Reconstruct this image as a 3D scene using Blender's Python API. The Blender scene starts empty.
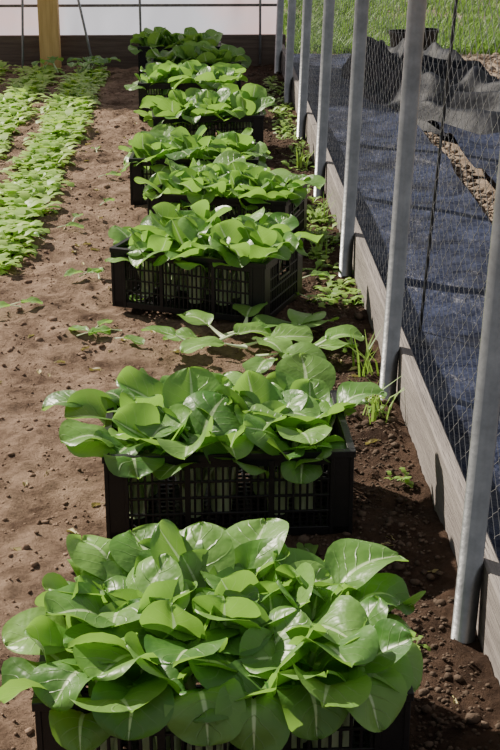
import bpy, math, random, bmesh
from math import sin, cos, pi, radians
from mathutils import Vector, Matrix, noise

scene = bpy.context.scene
col = scene.collection
LEAN = .036

# ---------------------------------------------------------------- helpers
def mk(name, V, F, mats, mi=None, uv=None, rnd=None, smooth=False, loc=(0,0,0), rotz=0):
    me = bpy.data.meshes.new(name)
    me.from_pydata(V, [], F)
    for m in (mats if isinstance(mats, (list, tuple)) else [mats]):
        me.materials.append(m)
    if mi: me.polygons.foreach_set('material_index', mi)
    if smooth: me.polygons.foreach_set('use_smooth', [True]*len(F))
    if uv:
        l = me.uv_layers.new(name='UVMap')
        idx = [0]*len(me.loops); me.loops.foreach_get('vertex_index', idx)
        flat = []
        for i in idx: flat += uv[i]
        l.data.foreach_set('uv', flat)
    if rnd:
        a = me.attributes.new('rnd', 'FLOAT', 'POINT'); a.data.foreach_set('value', rnd)
    me.update()
    o = bpy.data.objects.new(name, me)
    o.location = loc; o.rotation_euler = (0, 0, rotz)
    col.objects.link(o)
    return o

def box(V, F, x0, x1, y0, y1, z0, z1):
    b = len(V)
    V += [(x0,y0,z0),(x1,y0,z0),(x1,y1,z0),(x0,y1,z0),(x0,y0,z1),(x1,y0,z1),(x1,y1,z1),(x0,y1,z1)]
    F += [(b,b+3,b+2,b+1),(b+4,b+5,b+6,b+7),(b,b+1,b+5,b+4),(b+1,b+2,b+6,b+5),(b+2,b+3,b+7,b+6),(b+3,b,b+4,b+7)]

def tube(V, F, pts, radii, n=8, cap=True):
    b = len(V); m = len(pts)
    for i, p in enumerate(pts):
        p = Vector(p)
        t = (Vector(pts[min(i+1, m-1)]) - Vector(pts[max(i-1, 0)])).normalized()
        up = Vector((0,0,1)) if abs(t.z) < .9 else Vector((1,0,0))
        a = t.cross(up).normalized(); c = t.cross(a)
        r = radii[i] if isinstance(radii, (list, tuple)) else radii
        for k in range(n):
            q = p + a*(r*cos(2*pi*k/n)) + c*(r*sin(2*pi*k/n))
            V.append(tuple(q))
    for i in range(m-1):
        for k in range(n):
            k2 = (k+1) % n
            F.append((b+i*n+k, b+i*n+k2, b+(i+1)*n+k2, b+(i+1)*n+k))
    if cap:
        F.append(tuple(b+k for k in range(n))); F.append(tuple(b+(m-1)*n+n-1-k for k in range(n)))

# ---------------------------------------------------------------- materials
def newmat(name):
    m = bpy.data.materials.new(name); m.use_nodes = True
    nt = m.node_tree
    return m, nt, nt.nodes, nt.links, nt.nodes['Principled BSDF']

def noisy(name, c1, c2, scale=8, rough=.8, bump=.3, bscale=60, metallic=0, bdist=.01, spec=.5, stretch=None, c3=None):
    m, nt, N, L, P = newmat(name)
    tc = N.new('ShaderNodeTexCoord')
    mp = N.new('ShaderNodeMapping'); L.new(tc.outputs['Object'], mp.inputs[0])
    if stretch: mp.inputs['Scale'].default_value = stretch
    n1 = N.new('ShaderNodeTexNoise'); n1.inputs['Scale'].default_value = scale; n1.inputs['Detail'].default_value = 8
    n1.inputs['Roughness'].default_value = .65
    L.new(mp.outputs[0], n1.inputs['Vector'])
    cr = N.new('ShaderNodeValToRGB'); L.new(n1.outputs['Fac'], cr.inputs[0])
    cr.color_ramp.elements[0].position = .3; cr.color_ramp.elements[0].color = (*c1, 1)
    cr.color_ramp.elements[1].position = .7; cr.color_ramp.elements[1].color = (*c2, 1)
    L.new(cr.outputs[0], P.inputs['Base Color'])
    P.inputs['Roughness'].default_value = rough; P.inputs['Metallic'].default_value = metallic
    P.inputs['Specular IOR Level'].default_value = spec
    n2 = N.new('ShaderNodeTexNoise'); n2.inputs['Scale'].default_value = bscale; n2.inputs['Detail'].default_value = 6
    L.new(mp.outputs[0], n2.inputs['Vector'])
    b = N.new('ShaderNodeBump'); b.inputs['Strength'].default_value = bump; b.inputs['Distance'].default_value = bdist
    L.new(n2.outputs['Fac'], b.inputs['Height']); L.new(b.outputs[0], P.inputs['Normal'])
    return m

def math_node(N, L, op, a, b=None, c=None, clamp=False):
    n = N.new('ShaderNodeMath'); n.operation = op; n.use_clamp = clamp
    for i, v in enumerate((a, b, c)):
        if v is None: continue
        if isinstance(v, (int, float)): n.inputs[i].default_value = v
        else: L.new(v, n.inputs[i])
    return n.outputs[0]

def leafmat(name, dark, light, vein, transl, trans_fac=.3, rough=.42, veins=True):
    m, nt, N, L, P = newmat(name)
    at = N.new('ShaderNodeAttribute'); at.attribute_name = 'rnd'
    tc = N.new('ShaderNodeTexCoord')
    n1 = N.new('ShaderNodeTexNoise'); n1.inputs['Scale'].default_value = 14; n1.inputs['Detail'].default_value = 3
    L.new(tc.outputs['Object'], n1.inputs['Vector'])
    f = math_node(N, L, 'MULTIPLY_ADD', n1.outputs['Fac'], .7, -.35)
    f = math_node(N, L, 'ADD', f, at.outputs['Fac'], clamp=True)
    mx = N.new('ShaderNodeMix'); mx.data_type = 'RGBA'
    mx.inputs[6].default_value = (*dark, 1); mx.inputs[7].default_value = (*light, 1)
    L.new(f, mx.inputs[0]); out = mx.outputs[2]
    tr = N.new('ShaderNodeBsdfTranslucent'); tr.inputs[0].default_value = (*transl, 1)
    if veins:
        uvn = N.new('ShaderNodeSeparateXYZ'); L.new(tc.outputs['UV'], uvn.inputs[0])
        au = math_node(N, L, 'ABSOLUTE', math_node(N, L, 'MULTIPLY_ADD', uvn.outputs[0], 2, -1))
        s = uvn.outputs[1]
        wid = math_node(N, L, 'MULTIPLY_ADD', s, -.10, .125)
        rib = math_node(N, L, 'SUBTRACT', 1, math_node(N, L, 'DIVIDE', au, wid), clamp=True)
        rib = math_node(N, L, 'MULTIPLY', rib, 2.0, clamp=True)
        q = math_node(N, L, 'MULTIPLY', math_node(N, L, 'SUBTRACT', s, math_node(N, L, 'MULTIPLY', au, .34)), 6.0)
        q = math_node(N, L, 'ADD', q, math_node(N, L, 'MULTIPLY', n1.outputs['Fac'], 1.3))
        fr = math_node(N, L, 'PINGPONG', q, .5)
        sv = math_node(N, L, 'SUBTRACT', 1, math_node(N, L, 'DIVIDE', fr, .07), clamp=True)
        sv = math_node(N, L, 'MULTIPLY', sv, math_node(N, L, 'MULTIPLY_ADD', au, -.28, .28))
        v = math_node(N, L, 'MAXIMUM', rib, sv)
        m2 = N.new('ShaderNodeMix'); m2.data_type = 'RGBA'
        L.new(v, m2.inputs[0]); L.new(out, m2.inputs[6]); m2.inputs[7].default_value = (*vein, 1)
        out = m2.outputs[2]
        m3 = N.new('ShaderNodeMix'); m3.data_type = 'RGBA'
        L.new(v, m3.inputs[0]); m3.inputs[6].default_value = (*transl, 1); m3.inputs[7].default_value = (.50,.70,.32,1)
        L.new(m3.outputs[2], tr.inputs[0])
        b = N.new('ShaderNodeBump'); b.inputs['Strength'].default_value = .8; b.inputs['Distance'].default_value = .005
        n3 = N.new('ShaderNodeTexNoise'); n3.inputs['Scale'].default_value = 34; n3.inputs['Detail'].default_value = 2
        L.new(tc.outputs['Object'], n3.inputs['Vector'])
        h = math_node(N, L, 'SUBTRACT', n3.outputs['Fac'], math_node(N, L, 'MULTIPLY', sv, 1.2))
        L.new(h, b.inputs['Height']); L.new(b.outputs[0], P.inputs['Normal'])
    L.new(out, P.inputs['Base Color']); P.inputs['Roughness'].default_value = rough
    P.inputs['Specular IOR Level'].default_value = .52
    ms = N.new('ShaderNodeMixShader'); ms.inputs[0].default_value = trans_fac
    L.new(P.outputs[0], ms.inputs[1]); L.new(tr.outputs[0], ms.inputs[2])
    L.new(ms.outputs[0], N['Material Output'].inputs[0])
    return m

M_leaf = leafmat('bok_choy_leaf', (.050,.150,.028), (.205,.385,.085), (.50,.65,.34), (.32,.62,.085), .34, .38)
M_stem = leafmat('bok_choy_stem', (.50,.62,.34), (.70,.80,.52), (.5,.7,.3), (.55,.75,.3), .2, .35, False)
M_seed = leafmat('seedling_leaf', (.20,.38,.05), (.42,.57,.14), (.4,.6,.15), (.52,.80,.11), .35, .5, False)
M_weed = leafmat('weed_leaf', (.12,.26,.03), (.28,.42,.08), (.3,.4,.1), (.35,.6,.08), .3, .5, False)
M_dead = leafmat('dry_leaf', (.22,.17,.06), (.48,.42,.18), (.3,.4,.1), (.4,.35,.1), .2, .6, False)
M_grass = leafmat('grass', (.05,.13,.02), (.18,.30,.06), (.3,.4,.1), (.22,.40,.06), .3, .6, False)

# soil
m, nt, N, L, P = newmat('soil'); M_soil = m
tc = N.new('ShaderNodeTexCoord'); sx = N.new('ShaderNodeSeparateXYZ'); L.new(tc.outputs['Object'], sx.inputs[0])
n1 = N.new('ShaderNodeTexNoise'); n1.inputs['Scale'].default_value = 6; n1.inputs['Detail'].default_value = 12; n1.inputs['Roughness'].default_value = .75
L.new(tc.outputs['Object'], n1.inputs['Vector'])
cr = N.new('ShaderNodeValToRGB'); L.new(n1.outputs['Fac'], cr.inputs[0])
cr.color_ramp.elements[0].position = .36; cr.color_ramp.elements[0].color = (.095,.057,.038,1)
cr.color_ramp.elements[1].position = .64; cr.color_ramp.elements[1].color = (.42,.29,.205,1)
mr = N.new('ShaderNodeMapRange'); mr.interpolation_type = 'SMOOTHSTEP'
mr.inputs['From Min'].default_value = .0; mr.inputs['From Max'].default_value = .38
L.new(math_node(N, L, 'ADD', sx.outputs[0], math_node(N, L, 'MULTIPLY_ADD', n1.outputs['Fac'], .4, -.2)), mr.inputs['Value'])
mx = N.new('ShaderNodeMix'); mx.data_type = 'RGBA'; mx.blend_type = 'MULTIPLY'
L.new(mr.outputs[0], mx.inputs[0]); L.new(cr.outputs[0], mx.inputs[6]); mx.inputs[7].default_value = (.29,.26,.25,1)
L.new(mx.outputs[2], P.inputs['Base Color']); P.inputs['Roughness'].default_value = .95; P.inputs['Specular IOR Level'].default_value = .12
n2 = N.new('ShaderNodeTexNoise'); n2.inputs['Scale'].default_value = 60; n2.inputs['Detail'].default_value = 10; n2.inputs['Roughness'].default_value = .75
L.new(tc.outputs['Object'], n2.inputs['Vector'])
b = N.new('ShaderNodeBump'); b.inputs['Strength'].default_value = 1; b.inputs['Distance'].default_value = .03
L.new(n2.outputs['Fac'], b.inputs['Height']); L.new(b.outputs[0], P.inputs['Normal'])

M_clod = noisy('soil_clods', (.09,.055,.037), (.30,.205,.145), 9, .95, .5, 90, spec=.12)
M_dclod = noisy('dark_soil_clods', (.035,.025,.018), (.14,.10,.075), 9, .95, .5, 90, spec=.12)  # darker brown for the clods on the +x side
M_outer = noisy('outer_soil', (.12,.085,.06), (.34,.27,.21), 6, .95, .8, 50, spec=.15)
M_crate = noisy('black_plastic', (.003,.003,.004), (.008,.008,.010), 10, .45, .1, 100, spec=.4)
M_steel = noisy('galvanised_steel', (.17,.175,.18), (.30,.305,.31), 14, .33, .1, 60, metallic=.8)
M_wire = noisy('netting_wire', (.14,.14,.145), (.26,.26,.26), 10, .5, 0, 60, metallic=.3)
M_rod = noisy('dark_rod', (.010,.010,.012), (.02,.02,.02), 10, .6, 0, 60)
M_board = noisy('weathered_board', (.125,.108,.10), (.27,.235,.215), 5, .85, .6, 30, stretch=(8,.5,8))
M_board2 = noisy('damp_board', (.08,.055,.045), (.17,.13,.10), 5, .85, .5, 30, stretch=(.5,8,8))
M_wood = noisy('yellow_wood', (.50,.30,.10), (.70,.48,.20), 5, .75, .3, 30, stretch=(8,8,.6))
M_tarp = noisy('black_tarp', (.002,.003,.006), (.007,.009,.017), 6, .62, .3, 25, bdist=.02, spec=.16)

# woven landscape fabric
m, nt, N, L, P = newmat('woven_fabric'); M_fab = m
tc = N.new('ShaderNodeTexCoord')
sx = N.new('ShaderNodeSeparateXYZ'); L.new(tc.outputs['Object'], sx.inputs[0])
wa = math_node(N, L, 'PINGPONG', math_node(N, L, 'MULTIPLY', sx.outputs[0], 40), .5)
wb = math_node(N, L, 'PINGPONG', math_node(N, L, 'MULTIPLY', sx.outputs[1], 40), .5)
w = math_node(N, L, 'MULTIPLY', math_node(N, L, 'MAXIMUM', wa, wb), 2)
n1 = N.new('ShaderNodeTexNoise'); n1.inputs['Scale'].default_value = 3; n1.inputs['Detail'].default_value = 10; n1.inputs['Roughness'].default_value = .7
L.new(tc.outputs['Object'], n1.inputs['Vector'])
cr = N.new('ShaderNodeValToRGB'); L.new(n1.outputs['Fac'], cr.inputs[0])
cr.color_ramp.elements[0].position = .38; cr.color_ramp.elements[0].color = (.003,.004,.013,1)
cr.color_ramp.elements[1].position = .74; cr.color_ramp.elements[1].color = (.028,.038,.085,1)
L.new(cr.outputs[0], P.inputs['Base Color']); P.inputs['Roughness'].default_value = .55; P.inputs['Specular IOR Level'].default_value = .20
b = N.new('ShaderNodeBump'); b.inputs['Strength'].default_value = .4; b.inputs['Distance'].default_value = .004
L.new(w, b.inputs['Height'])
n2 = N.new('ShaderNodeTexNoise'); n2.inputs['Scale'].default_value = 7; n2.inputs['Detail'].default_value = 5
L.new(tc.outputs['Object'], n2.inputs['Vector'])
b2 = N.new('ShaderNodeBump'); b2.inputs['Strength'].default_value = .8; b2.inputs['Distance'].default_value = .08
L.new(n2.outputs['Fac'], b2.inputs['Height']); L.new(b.outputs[0], b2.inputs['Normal']); L.new(b2.outputs[0], P.inputs['Normal'])

# greenhouse film
m, nt, N, L, P = newmat('greenhouse_film'); M_film = m
tc = N.new('ShaderNodeTexCoord')
n1 = N.new('ShaderNodeTexNoise'); n1.inputs['Scale'].default_value = 1.3; n1.inputs['Detail'].default_value = 4
L.new(tc.outputs['Object'], n1.inputs['Vector'])
cr = N.new('ShaderNodeValToRGB'); L.new(n1.outputs['Fac'], cr.inputs[0])
cr.color_ramp.elements[0].position = .4; cr.color_ramp.elements[0].color = (.60,.64,.78,1)
cr.color_ramp.elements[1].position = .62; cr.color_ramp.elements[1].color = (.74,.57,.62,1)
L.new(cr.outputs[0], P.inputs['Base Color']); P.inputs['Roughness'].default_value = .3
tr = N.new('ShaderNodeBsdfTranslucent'); L.new(cr.outputs[0], tr.inputs[0])
ms = N.new('ShaderNodeMixShader'); ms.inputs[0].default_value = .6
L.new(P.outputs[0], ms.inputs[1]); L.new(tr.outputs[0], ms.inputs[2]); L.new(ms.outputs[0], N['Material Output'].inputs[0])

# ---------------------------------------------------------------- ground
def soil_h(x, y):
    h = noise.fractal(Vector((x*2.5, y*2.5, 0)), 1, 2, 3)*.024
    a = noise.noise(Vector((x*9, y*9, 3))); h += a*.014
    h += noise.noise(Vector((x*22, y*22, 5)))*.010
    h += max(0, noise.noise(Vector((x*38, y*38, 8))))*.014*(1.0 if x > -.2 else .7)
    return h - .014

def grid(x0, x1, y0, y1, nx, ny, hf):
    V = []; F = []
    for j in range(ny+1):
        y = y0+(y1-y0)*j/ny
        for i in range(nx+1):
            x = x0+(x1-x0)*i/nx
            V.append((x, y, hf(x, y)))
    for j in range(ny):
        for i in range(nx):
            a = j*(nx+1)+i
            F.append((a, a+1, a+nx+2, a+nx+1))
    return V, F
V, F = grid(-3.0, .57, .6, 10.9, 300, 800, soil_h)
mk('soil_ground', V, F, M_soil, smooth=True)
V, F = grid(-14, 16, -6, 34, 60, 80, lambda x, y: -.06 + .01*noise.noise(Vector((x, y, 0))))
mk('outer_ground', V, F, M_outer, smooth=True)

# clods
random.seed(3)
bm = bmesh.new(); bmesh.ops.create_icosphere(bm, subdivisions=1, radius=1)
bm.verts.ensure_lookup_table()
icoV = [v.co.copy() for v in bm.verts]; icoF = [tuple(v.index for v in f.verts) for f in bm.faces]; bm.free()
def clod(V, F, x, y, z, r):
    b = len(V); sz = (r*random.uniform(.7,1.3), r*random.uniform(.7,1.3), r*random.uniform(.5,.9)); a = random.random()*6
    for v in icoV:
        k = random.uniform(.75, 1.2)
        px, py, pz = v.x*sz[0]*k, v.y*sz[1]*k, v.z*sz[2]*k
        V.append((x+px*cos(a)-py*sin(a), y+px*sin(a)+py*cos(a), z+pz))
    for f in icoF: F.append(tuple(b+i for i in f))
V = []; F = []; V2 = []; F2 = []
for i in range(20000):
    y = .9+9.8*random.random()**1.6
    if random.random() < .40: x = random.gauss(.42, .1)
    else: x = random.uniform(-1.6, .54)
    if x > .55: continue
    q = random.random()
    r = random.uniform(.002, .006) if q < .88 else random.uniform(.006, .011) if q < .985 else random.uniform(.011, .018)
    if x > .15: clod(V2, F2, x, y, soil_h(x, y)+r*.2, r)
    else: clod(V, F, x, y, soil_h(x, y)+r*.2, r)
mk('soil_clods', V, F, M_clod, smooth=True)
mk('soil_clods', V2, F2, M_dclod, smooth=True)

# ---------------------------------------------------------------- leaves
class Buf:
    def __init__(s): s.V=[]; s.F=[]; s.uv=[]; s.r=[]; s.mi=[]
def prof(s):
    if s < .56: return max(0, 1-((.56-s)/.56)**2.0)**.68
    return max(0, 1-((s-.56)/.44)**2.2)**.5
def dirv(e, a): return Vector((cos(a)*cos(e), sin(a)*cos(e), sin(e)))
def leaf(B, base, az, lp, lb, W, e0, e1, e2, cup=.25, wave=.01, twist=0, nu=8, nv=12, rnd=None, pw=.013, bend=0):
    if rnd is None: rnd = random.random()
    npet = 5
    cur = Vector(base); petpts = [cur.copy()]
    for i in range(npet):
        e = e0+(e1-e0)*(i+.5)/npet
        cur = cur+dirv(e, az)*(lp/npet); petpts.append(cur.copy())
    b = len(B.V); n = 6
    for i, p in enumerate(petpts):
        e = e0+(e1-e0)*i/npet
        T = dirv(e, az); S = Vector((-sin(az), cos(az), 0)); Nn = T.cross(S)
        w = pw*(1.5-1.0*i/npet); h = w*.5
        for k in range(n):
            q = p+S*(w*cos(2*pi*k/n))+Nn*(h*sin(2*pi*k/n))
            B.V.append(tuple(q)); B.uv.append((.5, 0)); B.r.append(rnd)
    for i in range(npet):
        for k in range(n):
            k2 = (k+1) % n
            B.F.append((b+i*n+k, b+i*n+k2, b+(i+1)*n+k2, b+(i+1)*n+k)); B.mi.append(1)
    B.F.append(tuple(b+k for k in range(n))); B.mi.append(1)
    b = len(B.V); ph = random.random()*6; ph2 = random.random()*6
    prev = 0; a = az; fw = random.uniform(5, 10); asym = random.uniform(-.4, .4)
    for j in range(nv+1):
        s = (1-cos(pi*j/nv))/2
        e = e1+(e2-e1)*min(1, s*1.25)**1.0; a = az+bend*s
        if j: cur = cur+dirv(e, a)*((s-prev)*lb)
        prev = s
        T = dirv(e, a); S0 = Vector((-sin(a), cos(a), 0)); N0 = T.cross(S0)
        tw = twist*s
        S = S0*cos(tw)+N0*sin(tw); Nn = N0*cos(tw)-S0*sin(tw)
        w = max(W*prof(s), .004)
        for i in range(nu+1):
            u = -1+2*i/nu
            z = (cup+asym*cup*u)*w*(abs(u)**1.7) + wave*sin(s*fw+ph+(2 if u > 0 else 0))*abs(u)**2*min(1, w/W*1.4) + wave*.3*sin(u*4+ph2+s*6)
            sh = 1-.18*abs(cup)*abs(u)
            q = cur+S*(u*w*sh)+Nn*(z-.006*max(0, 1-abs(u)*3))
            B.V.append(tuple(q)); B.uv.append((i/nu, s)); B.r.append(rnd)
    for j in range(nv):
        for i in range(nu):
            q = b+j*(nu+1)+i
            B.F.append((q, q+1, q+nu+2, q+nu+1)); B.mi.append(0)

def greens(idx, loc, rz, q=1, big=1.0, extra=(), sx=1.0, low=0):
    random.seed(200+idx)
    B = Buf(); nu, nv = (12, 16) if q else (6, 8)
    nx, ny = 5, 3
    for i in range(nx):
        for j in range(ny):
            hx = (-.205+.41*i/(nx-1)+random.uniform(-.02, .02))*sx; hy = -.115+.23*j/(ny-1)+random.uniform(-.02, .02)
            nl = 7
            g0 = random.random()*6; hz = random.uniform(-.014, .022)
            for k in range(nl):
                az = g0+k*2.4+random.uniform(-.3, .3)
                out = (hx*cos(az)/.205 + hy*sin(az)/.115)
                inner = k/nl
                lp = random.uniform(.145, .20)*(1-.08*inner)-low+hz
                lb = random.uniform(.105, .165)*big*(1-.10*inner)
                W = lb*random.uniform(.42, .54)
                if out < .6:
                    e1 = radians(random.uniform(50, 80)); e2 = radians(random.uniform(-30, 60)+15*inner)
                else:
                    e1 = radians(random.uniform(62, 82)); e2 = radians(random.uniform(-45, 30))
                leaf(B, (hx+cos(az)*.016, hy+sin(az)*.016, .03), az, lp, lb, W, radians(89), e1, e2,
                     cup=random.uniform(-.25, .5), wave=random.uniform(.004, .013), twist=random.uniform(-.6, .6), nu=nu, nv=nv,
                     bend=random.uniform(-.5, .5))
    for ex in extra: leaf(B, *ex[:8], nu=nu, nv=nv, **ex[8])
    mk('bok_choy_greens', B.V, B.F, [M_leaf, M_stem], B.mi, B.uv, B.r, True, loc, rz)

# ---------------------------------------------------------------- crate
def crate_mesh():
    V = []; F = []
    Lx, Ly, H = .30, .20, .22
    for sgn in (-1, 1):
        def by(x0, x1, d0, d1, z0, z1):
            ya, yb = sgn*(Ly-d0), sgn*(Ly-d1); box(V, F, x0, x1, min(ya, yb), max(ya, yb), z0, z1)
        def bx(y0, y1, d0, d1, z0, z1):
            xa, xb = sgn*(Lx-d0), sgn*(Lx-d1); box(V, F, min(xa, xb), max(xa, xb), y0, y1, z0, z1)
        by(-Lx, Lx, 0, .018, .203, H); bx(-Ly+.018, Ly-.018, 0, .018, .203, H)
        by(-Lx+.01, Lx-.01, .006, .016, .184, .203); bx(-Ly+.01, Ly-.01, .006, .016, .187, .203)
        by(-Lx+.006, Lx-.006, .004, .016, 0, .022); bx(-Ly+.016, Ly-.016, .004, .016, 0, .022)
        for z in (.060, .102, .144):
            by(-Lx+.01, Lx-.01, .005, .012, z, z+.006); bx(-Ly+.016, Ly-.016, .005, .012, z, z+.006)
        x = -Lx+.066
        while x < Lx-.06:
            by(x-.0028, x+.0028, .006, .012, .022, .184); x += .0168
        for xx in (-.10, .10): by(xx-.007, xx+.007, .003, .015, .0, .2)
        y = -Ly+.06
        while y < Ly-.055:
            if abs(y) > .055: bx(y-.003, y+.003, .007, .014, .022, .187)
            else: bx(y-.003, y+.003, .007, .014, .022, .125)
            y += .017
        bx(-.062, -.052, .003, .015, .12, .2); bx(.052, .062, .003, .015, .12, .2); bx(-.062, .062, .003, .015, .12, .13)
        for s2 in (-1, 1):
            xa, xb = s2*(Lx-.006), s2*(Lx-.058)
            by(min(xa, xb), max(xa, xb), .004, .013, .0, .204)
            by(min(s2*(Lx-.004), s2*(Lx-.014)), max(s2*(Lx-.004), s2*(Lx-.014)), .001, .016, 0, .204)
            by(min(s2*(Lx-.050), s2*(Lx-.060)), max(s2*(Lx-.050), s2*(Lx-.060)), .001, .016, 0, .204)
            ya, yb = s2*(Ly-.014), s2*(Ly-.058)
            bx(min(ya, yb), max(ya, yb), .004, .013, .0, .204)
    for i in range(23):
        x = -.275+.025*i; box(V, F, x-.005, x+.005, -.188, .188, .006, .014)
    for i in range(15):
        y = -.175+.025*i; box(V, F, -.288, .288, y-.005, y+.005, .008, .015)
    me = bpy.data.meshes.new('harvest_crate'); me.from_pydata(V, [], F); me.materials.append(M_crate); me.update()
    return me
CR = crate_mesh()
R = radians
crates = [((.015, 2.17), 1), ((.04, 3.17), 1.5), ((.0, 4.86), -23), ((.09, 5.74), -17), ((-.05, 6.50), -4),
          ((.0, 7.60), 3), ((-.11, 8.72), -3), ((-.07, 9.58), 2), ((-.19, 10.42), -2)]
random.seed(77)
for i, ((x, y), r) in enumerate(crates):
    o = bpy.data.objects.new('harvest_crate', CR); o.location = (x, y, .002); o.rotation_euler = (0, 0, R(r)); col.objects.link(o)
    bv = o.modifiers.new('bevel', 'BEVEL'); bv.width = .0012; bv.segments = 1
    ex = []
    if i == 0:
        o.scale = (1.07, 1.0, 1.0)
        for hx, hy, az, e2 in ((-.19,-.12,225,-50),(-.13,-.15,258,-50),(-.05,-.15,280,-75),(.05,-.16,268,-88),(.12,-.15,285,-75),(.19,-.14,300,-60),(.22,-.10,325,-50),(.21,.05,12,-40),(-.16,.12,130,0),(.20,-.1,310,-40)):
            ex.append(((hx, hy, .03), R(az), random.uniform(.19,.22), random.uniform(.12,.15), random.uniform(.062,.075), R(89), R(70), R(e2), dict(cup=.1, wave=.010, twist=random.uniform(-.3,.3))))
        for hx, hy, az in ((-.14,.02,200),(-.02,-.04,250),(.1,.0,310),(.03,.08,70),(-.08,.1,120),(.17,.06,30),(-.1,-.08,230),(.14,-.06,290)):
            ex.append(((hx, hy, .03), R(az), random.uniform(.21,.235), random.uniform(.14,.165), random.uniform(.070,.080), R(89), R(62), R(random.uniform(-15,10)), dict(cup=.2, wave=.010, twist=random.uniform(-.3,.3))))
    if i == 1:
        ex.append(((-.24, .08, .03), R(172), .24, .12, .055, R(86), R(35), R(-30), dict(cup=.2, wave=.006)))
        for hx, hy, az in ((-.23,-.1,200),(.24,.06,15),(-.1,.0,240),(.08,.05,320),(.0,.08,90),(.16,-.04,280)):
            ex.append(((hx, hy, .03), R(az), .19, .145, .068, R(88), R(62), R(-10), dict(cup=.15, wave=.008)))
    greens(i, (x, y, .002), R(r), q=i < 4, big=1.10 if i == 0 else 1.04, extra=ex, sx=.98 if i == 0 else 1, low=-.006 if i == 0 else .020)

# ---------------------------------------------------------------- loose leaves
random.seed(21)
B = Buf()
for (x, y, az, lp, lb) in ((.02,4.30,175,.06,.12),(.05,4.38,20,.10,.18),(-.02,4.20,160,.10,.12),(.22,4.34,35,.08,.18),(.25,4.20,10,.08,.16),
                          (.12,4.42,80,.06,.15),(.28,4.34,70,.08,.16),(.12,4.2,200,.08,.15),(.15,4.18,340,.08,.16),(.33,4.2,25,.06,.14),(.05,4.3,130,.08,.14),(.2,4.1,250,.06,.13),(.1,4.28,5,.1,.15),(.0,4.25,30,.1,.15),(.15,4.3,300,.05,.14)):
    leaf(B, (x, y, .02+random.random()*.03), R(az), lp, lb, lb*.42, R(12), R(random.uniform(12, 32)), R(random.uniform(-25, -8)), cup=.1, wave=.008, twist=random.uniform(-.4, .4), pw=.008, rnd=random.uniform(.4, 1))
mk('loose_bok_choy_leaves', B.V, B.F, [M_leaf, M_stem], B.mi, B.uv, B.r, True)
B = Buf()
for (x, y, az) in ((-.45,4.45,10),(-.40,4.5,60),(-.32,4.42,330),(-.3,4.5,200),(-.38,4.46,150),(-.72,4.80,10),(-.68,4.78,200),
                   (-.5,5.15,40),(-.45,5.2,200),(-.42,5.12,100),(-.66,5.9,0),(-.6,6.0,80),(-.35,4.8,20),(-.5,6.3,60),(-.69,5.7,140),(-.55,6.9,20),(-.6,7.5,100),
                   (.27,5.0,60),(.36,5.1,20),(.37,4.85,150),(-.25,7.0,30),(-.3,7.6,90),(.1,2.75,20),(.24,2.8,100),(-.3,9.3,20)):
    leaf(B, (x, y, .008), R(az), .04, .08, .026, R(15), R(15), R(-15), cup=.2, wave=.006, nu=4, nv=6, pw=.003, rnd=random.uniform(.4,1))
for i in range(18):
    leaf(B, (-1.0+random.uniform(-.22,.22), 10.5+random.uniform(-.12,.08), .01), random.random()*6.3, .08, .13, .045, R(60), R(45), R(-20), cup=.2, wave=.01, nu=6, nv=8, pw=.006)
mk('scattered_leaf_scraps', B.V, B.F, [M_leaf, M_stem], B.mi, B.uv, B.r, True)
B = Buf()
for i in range(170):
    x = random.uniform(-.75, .52); y = random.uniform(2.3, 8.5)
    leaf(B, (x, y, soil_h(x, y)+.004), random.random()*6.3, .01, random.uniform(.015, .045), random.uniform(.003, .010), R(10), R(12), R(-15), cup=.3, wave=.003, nu=2, nv=4, pw=.0015)
mk('dry_leaf_debris', B.V, B.F, [M_dead, M_dead], B.mi, B.uv, B.r, True)

# ---------------------------------------------------------------- seedlings and weeds
def small(B, x, y, z, n, h):
    r0 = random.random()
    for k in range(n):
        leaf_s(B, x, y, z, random.random()*6.283, h*random.uniform(.7, 1.2), r0*.6+random.random()*.4)
def leaf_s(B, x, y, z, az, h, r):
    b = len(B.V)
    ca, sa = cos(az), sin(az); e = random.uniform(.45, 1.35)
    segs = ((0, .03), (.35, .04), (.55, .20), (.72, .13), (.85, .24), (1.0, .04))
    d = 0; zz = 0; pr = 0; ee = e
    for s, w in segs:
        d += (s-pr)*h*cos(ee); zz += (s-pr)*h*sin(ee); ee -= .28; pr = s
        for u in (-1, 1):
            B.V.append((x+ca*d-sa*u*w*h, y+sa*d+ca*u*w*h, z+zz)); B.r.append(r)
    for i in range(len(segs)-1):
        B.F.append((b+2*i, b+2*i+1, b+2*i+3, b+2*i+2))
random.seed(9)
for cx in (-.87, -1.25, -1.63, -2.01):
    B = Buf()
    y = 5.3
    while y < 10.6:
        for k in range(5):
            x = cx+max(-.095, min(.095, random.gauss(0, .052))); yy = y+random.uniform(-.03, .03)
            small(B, x, yy, soil_h(x, yy), 8, random.uniform(.055, .13))
        y += .055
    mk('seedling_row', B.V, B.F, M_seed, rnd=B.r, smooth=True)
B = Buf()
for i in range(130):
    x = random.uniform(.42, .55); y = random.choice([random.uniform(5.6, 9.8), random.uniform(7, 10.3), random.uniform(4.8, 6.5)])
    small(B, x, y, soil_h(x, y), 6, random.uniform(.03, .08))
for (x, y) in ((.47,3.75),(.5,3.85),(.35,2.85),(.42,2.5),(.5,3.3),(-.33,3.6),(-.02,2.78),(.14,2.8),(.48,4.35)):
    for k in range(3): small(B, x+random.uniform(-.03,.03), y+random.uniform(-.03,.03), 0, 5, .035)
mk('weeds', B.V, B.F, M_weed, rnd=B.r, smooth=True)

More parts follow.
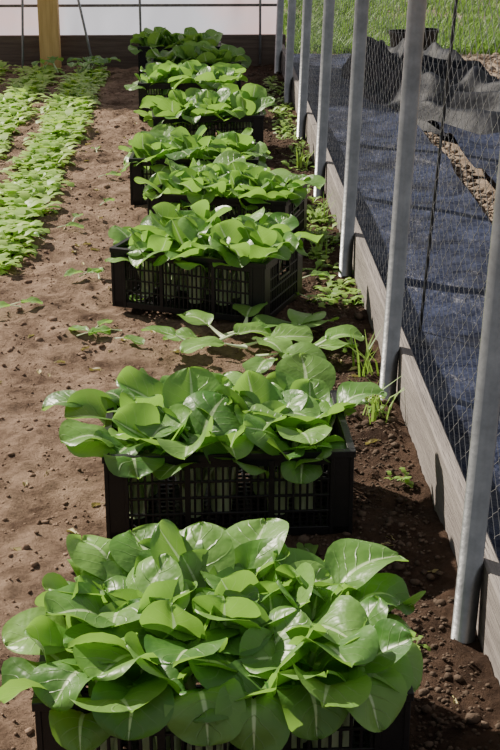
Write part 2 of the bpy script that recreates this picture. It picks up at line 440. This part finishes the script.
def blade(B, x, y, z, h, w, lean):
    a = random.random()*6.283; b = len(B.V); r = random.random()
    dx, dy = cos(a), sin(a)
    for s, ww in ((0, 1), (.5, .8), (1, .1)):
        off = lean*h*s*s
        for u in (-1, 1):
            B.V.append((x+dx*off-dy*u*w*ww, y+dy*off+dx*u*w*ww, z+h*s*(1-.25*lean*s))); B.r.append(r)
    B.F += [(b, b+1, b+3, b+2), (b+2, b+3, b+5, b+4)]
B = Buf()
for cx, cy in ((.49, 3.74), (.50, 4.1), (.47, 5.5), (.5, 6.0), (.50, 7.2)):
    for i in range(16): blade(B, cx+random.gauss(0, .02), cy+random.gauss(0, .03), -.01, random.uniform(.06, .16), .004, random.uniform(.2, 1.0))
mk('grass_tufts', B.V, B.F, M_weed, rnd=B.r)
B = Buf()
for i in range(30000):
    x = random.uniform(.7, 6); y = 11.75+random.random()**1.3*6.2
    if noise.noise(Vector((x*1.5, y*1.0, 2))) < -.2 and random.random() < .75: continue
    blade(B, x, y, -.055, random.uniform(.05, .16), .007, random.uniform(.2, 1.3))
mk('grass_lawn', B.V, B.F, M_grass, rnd=B.r)

# ---------------------------------------------------------------- posts, boards, netting
for i in range(7):
    y = 2.56+1.33*i
    V = []; F = []
    tube(V, F, [(-.05*LEAN,0,-.05), (1.2*LEAN,0,1.2), (2.3*LEAN,0,2.3)], .026, 24)
    tube(V, F, [(2.2*LEAN,0,2.2), (2.26*LEAN,0,2.26)], .031, 24)
    o = mk('steel_post', V, F, M_steel, loc=(.54, y, 0))
    for p in o.data.polygons: p.use_smooth = len(p.vertices) == 4
V = []; F = []
tube(V, F, [(.54+2.32*LEAN, 1.0, 2.32), (.54+2.32*LEAN, 10.9, 2.32)], .022, 12); mk('top_rail', V, F, M_steel)
y0 = .8
while y0 < 10.8:
    y1 = min(y0+3.35, 10.86)
    V = []; F = []; box(V, F, .572, .606, y0+.004, y1, -.05, .155)
    o = mk('baseboard_right', V, F, M_board); bv = o.modifiers.new('b', 'BEVEL'); bv.width = .004
    y0 = y1
V = []; F = []; box(V, F, -3.0, .62, 10.90, 10.94, -.05, .22)
o = mk('baseboard_back', V, F, M_board2); bv = o.modifiers.new('b', 'BEVEL'); bv.width = .004
V = []; F = []
nx, nz = 90, 40
for j in range(nz+1):
    z = .18+2.3*j/nz
    for i in range(nx+1):
        x = -3.0+3.6*i/nx
        V.append((x, 10.965+.018*noise.noise(Vector((x*3, z*1.2, 0)))+.006*noise.noise(Vector((x*12, z*4, 5))), z))
for j in range(nz):
    for i in range(nx):
        a = j*(nx+1)+i; F.append((a, a+1, a+nx+2, a+nx+1))
mk('wall_back', V, F, M_film, smooth=True)
V = []; F = []; box(V, F, -3.0, .6, 10.925, 10.945, .43, .45); mk('trim_1', V, F, M_board)
V = []; F = []; box(V, F, -1.26, -1.11, 10.70, 10.82, -.04, 2.5)
o = mk('wooden_post', V, F, M_wood); bv = o.modifiers.new('b', 'BEVEL'); bv.width = .006
for (a, c) in (((-1.40,10.75,0),(-1.33,10.85,1.6)), ((-.86,10.75,0),(-1.08,10.84,1.1)), ((-.50,10.88,0),(-.50,10.88,2.4)), ((.42,10.88,0),(.42,10.88,2.4))):
    V = []; F = []; tube(V, F, [a, c], .010, 8); mk('support_stake', V, F, M_steel)
V = []; F = []; tube(V, F, [(.71,4.4,-.04), (.78,4.4,1.12), (.85,4.4,2.3)], .0055, 8); mk('thin_rod', V, F, M_rod)

V = []; F = []
c = .042; tz = .006; rz_ = .034; rad = .0009
ncol = int(9.7/c); nrow = int(1.5/rz_)
tri = [(cos(a)*rad, sin(a)*rad) for a in (0, 2.094, 4.189)]
for i in range(ncol):
    y = 1.2+i*c; b = len(V); cnt = 0
    for k in range(nrow+1):
        off = c/2*.97 if (i+k) % 2 == 0 else -c/2*.97
        for z in (.10+k*rz_, .10+k*rz_+tz):
            xx = .614+LEAN*z+.008*noise.noise(Vector((y*2, z*2, 0)))
            yy = off+.008*noise.noise(Vector((y*4, z*4, 3)))
            for (p, q) in tri: V.append((xx+p, y+yy+q, z))
            cnt += 1
    for k in range(cnt-1):
        for s in range(3):
            s2 = (s+1) % 3; F.append((b+k*3+s, b+k*3+s2, b+(k+1)*3+s2, b+(k+1)*3+s))
mk('wire_netting', V, F, M_wire)

# ---------------------------------------------------------------- outside fabric, tarp
def fh(x, y):
    h = .012+.022*noise.fractal(Vector((x*2.2+y*.5, y*1.1, 7)), 1, 2, 3)
    h += .04*max(0, noise.noise(Vector((x*3+y*2.0, y*.5, 2))))
    return h
V, F = grid(.625, 1.26, .6, 11.3, 40, 400, fh)
V = [(x+(.05*noise.noise(Vector((0, y*1.3, 4))) if x > 1.24 else 0), y, z) for x, y, z in V]
mk('landscape_fabric', V, F, M_fab, smooth=True)
def fh2(x, y):
    e = max(0, 1-(x-1.36)/.22)
    rid = max(0, noise.noise(Vector((x*1.8+y*.9, y*.6, 1))))
    return .016+.13*rid**1.2+.03*noise.fractal(Vector((x*3, y*2, 1)), 1, 2, 3)+.06*e*(.6+noise.noise(Vector((y*2.2, 0, 0))))
V, F = grid(1.36, 4.5, .6, 9.6, 130, 300, fh2)
V = [(x+.07*noise.noise(Vector((0, y*1.5, 9)))*max(0, 1-(x-1.36)/.5), y, z) for x, y, z in V]
mk('landscape_fabric', V, F, M_fab, smooth=True)
def th(x, y):
    cx = 1.55-.22*(y-9.4)*.5
    r = max(0, 1-((x-cx)/.55)**2-((y-9.5)/1.7)**2)
    wob = noise.noise(Vector((x*1.5, y*1.2, 3)))
    fold = .5+.5*sin((x*1.0+y*.55)*17+wob*7)
    fold2 = .5+.5*sin((x*.7-y*.5)*23+wob*9)
    nz_ = noise.noise(Vector((x*2.4, y*1.6, 9)))
    return -.03+min(1, r*2.2)*(.07+.12*fold**1.5+.04*fold2+.14*max(0, nz_))
V, F = grid(.95, 2.4, 7.7, 11.3, 160, 300, th)
F = [f for f in F if sum(V[i][2] for i in f) > -.10]
mk('black_tarp', V, F, M_tarp, smooth=True)

for (x, y) in ((1.60, 11.5), (1.82, 11.6)):
    V = []; F = []
    tube(V, F, [(0,0,0), (0,0,.2), (0,0,.2), (0,0,.225), (0,0,.225), (0,0,.05)], [.075, .10, .108, .108, .095, .07], 20)
    o = mk('nursery_pot', V, F, M_crate, loc=(x, y, -.05))
random.seed(5)
V = []; F = []
for i in range(1300):
    y = random.uniform(3.5, 11.3)
    x = random.gauss(1.31, .04) if random.random() < .5 else random.uniform(2.0, 3.0)
    if x > 1.5: y = random.uniform(9.7, 11.6)
    clod(V, F, x, y, -.045+.01, random.uniform(.006, .025))
mk('gravel_stones', V, F, M_outer)

# ---------------------------------------------------------------- light, world, camera
w = bpy.data.worlds.new('World'); scene.world = w; w.use_nodes = True
bg = w.node_tree.nodes['Background']; bg.inputs[0].default_value = (.93, .95, 1.0, 1); bg.inputs[1].default_value = .46
sd = bpy.data.lights.new('sun', 'SUN'); sd.energy = 11.0; sd.angle = radians(1.2); sd.color = (1, .91, .77)
so = bpy.data.objects.new('sun', sd); col.objects.link(so)
so.rotation_euler = Vector((.60, -.52, -.62)).to_track_quat('-Z', 'Y').to_euler()
cd = bpy.data.cameras.new('camera'); cam = bpy.data.objects.new('camera', cd); col.objects.link(cam)
cd.sensor_fit = 'VERTICAL'; cd.sensor_height = 36; cd.lens = 66.24
cam.location = (0, 0, 1.55); cam.rotation_euler = (radians(90-20.8), 0, radians(-1.8))
scene.camera = cam
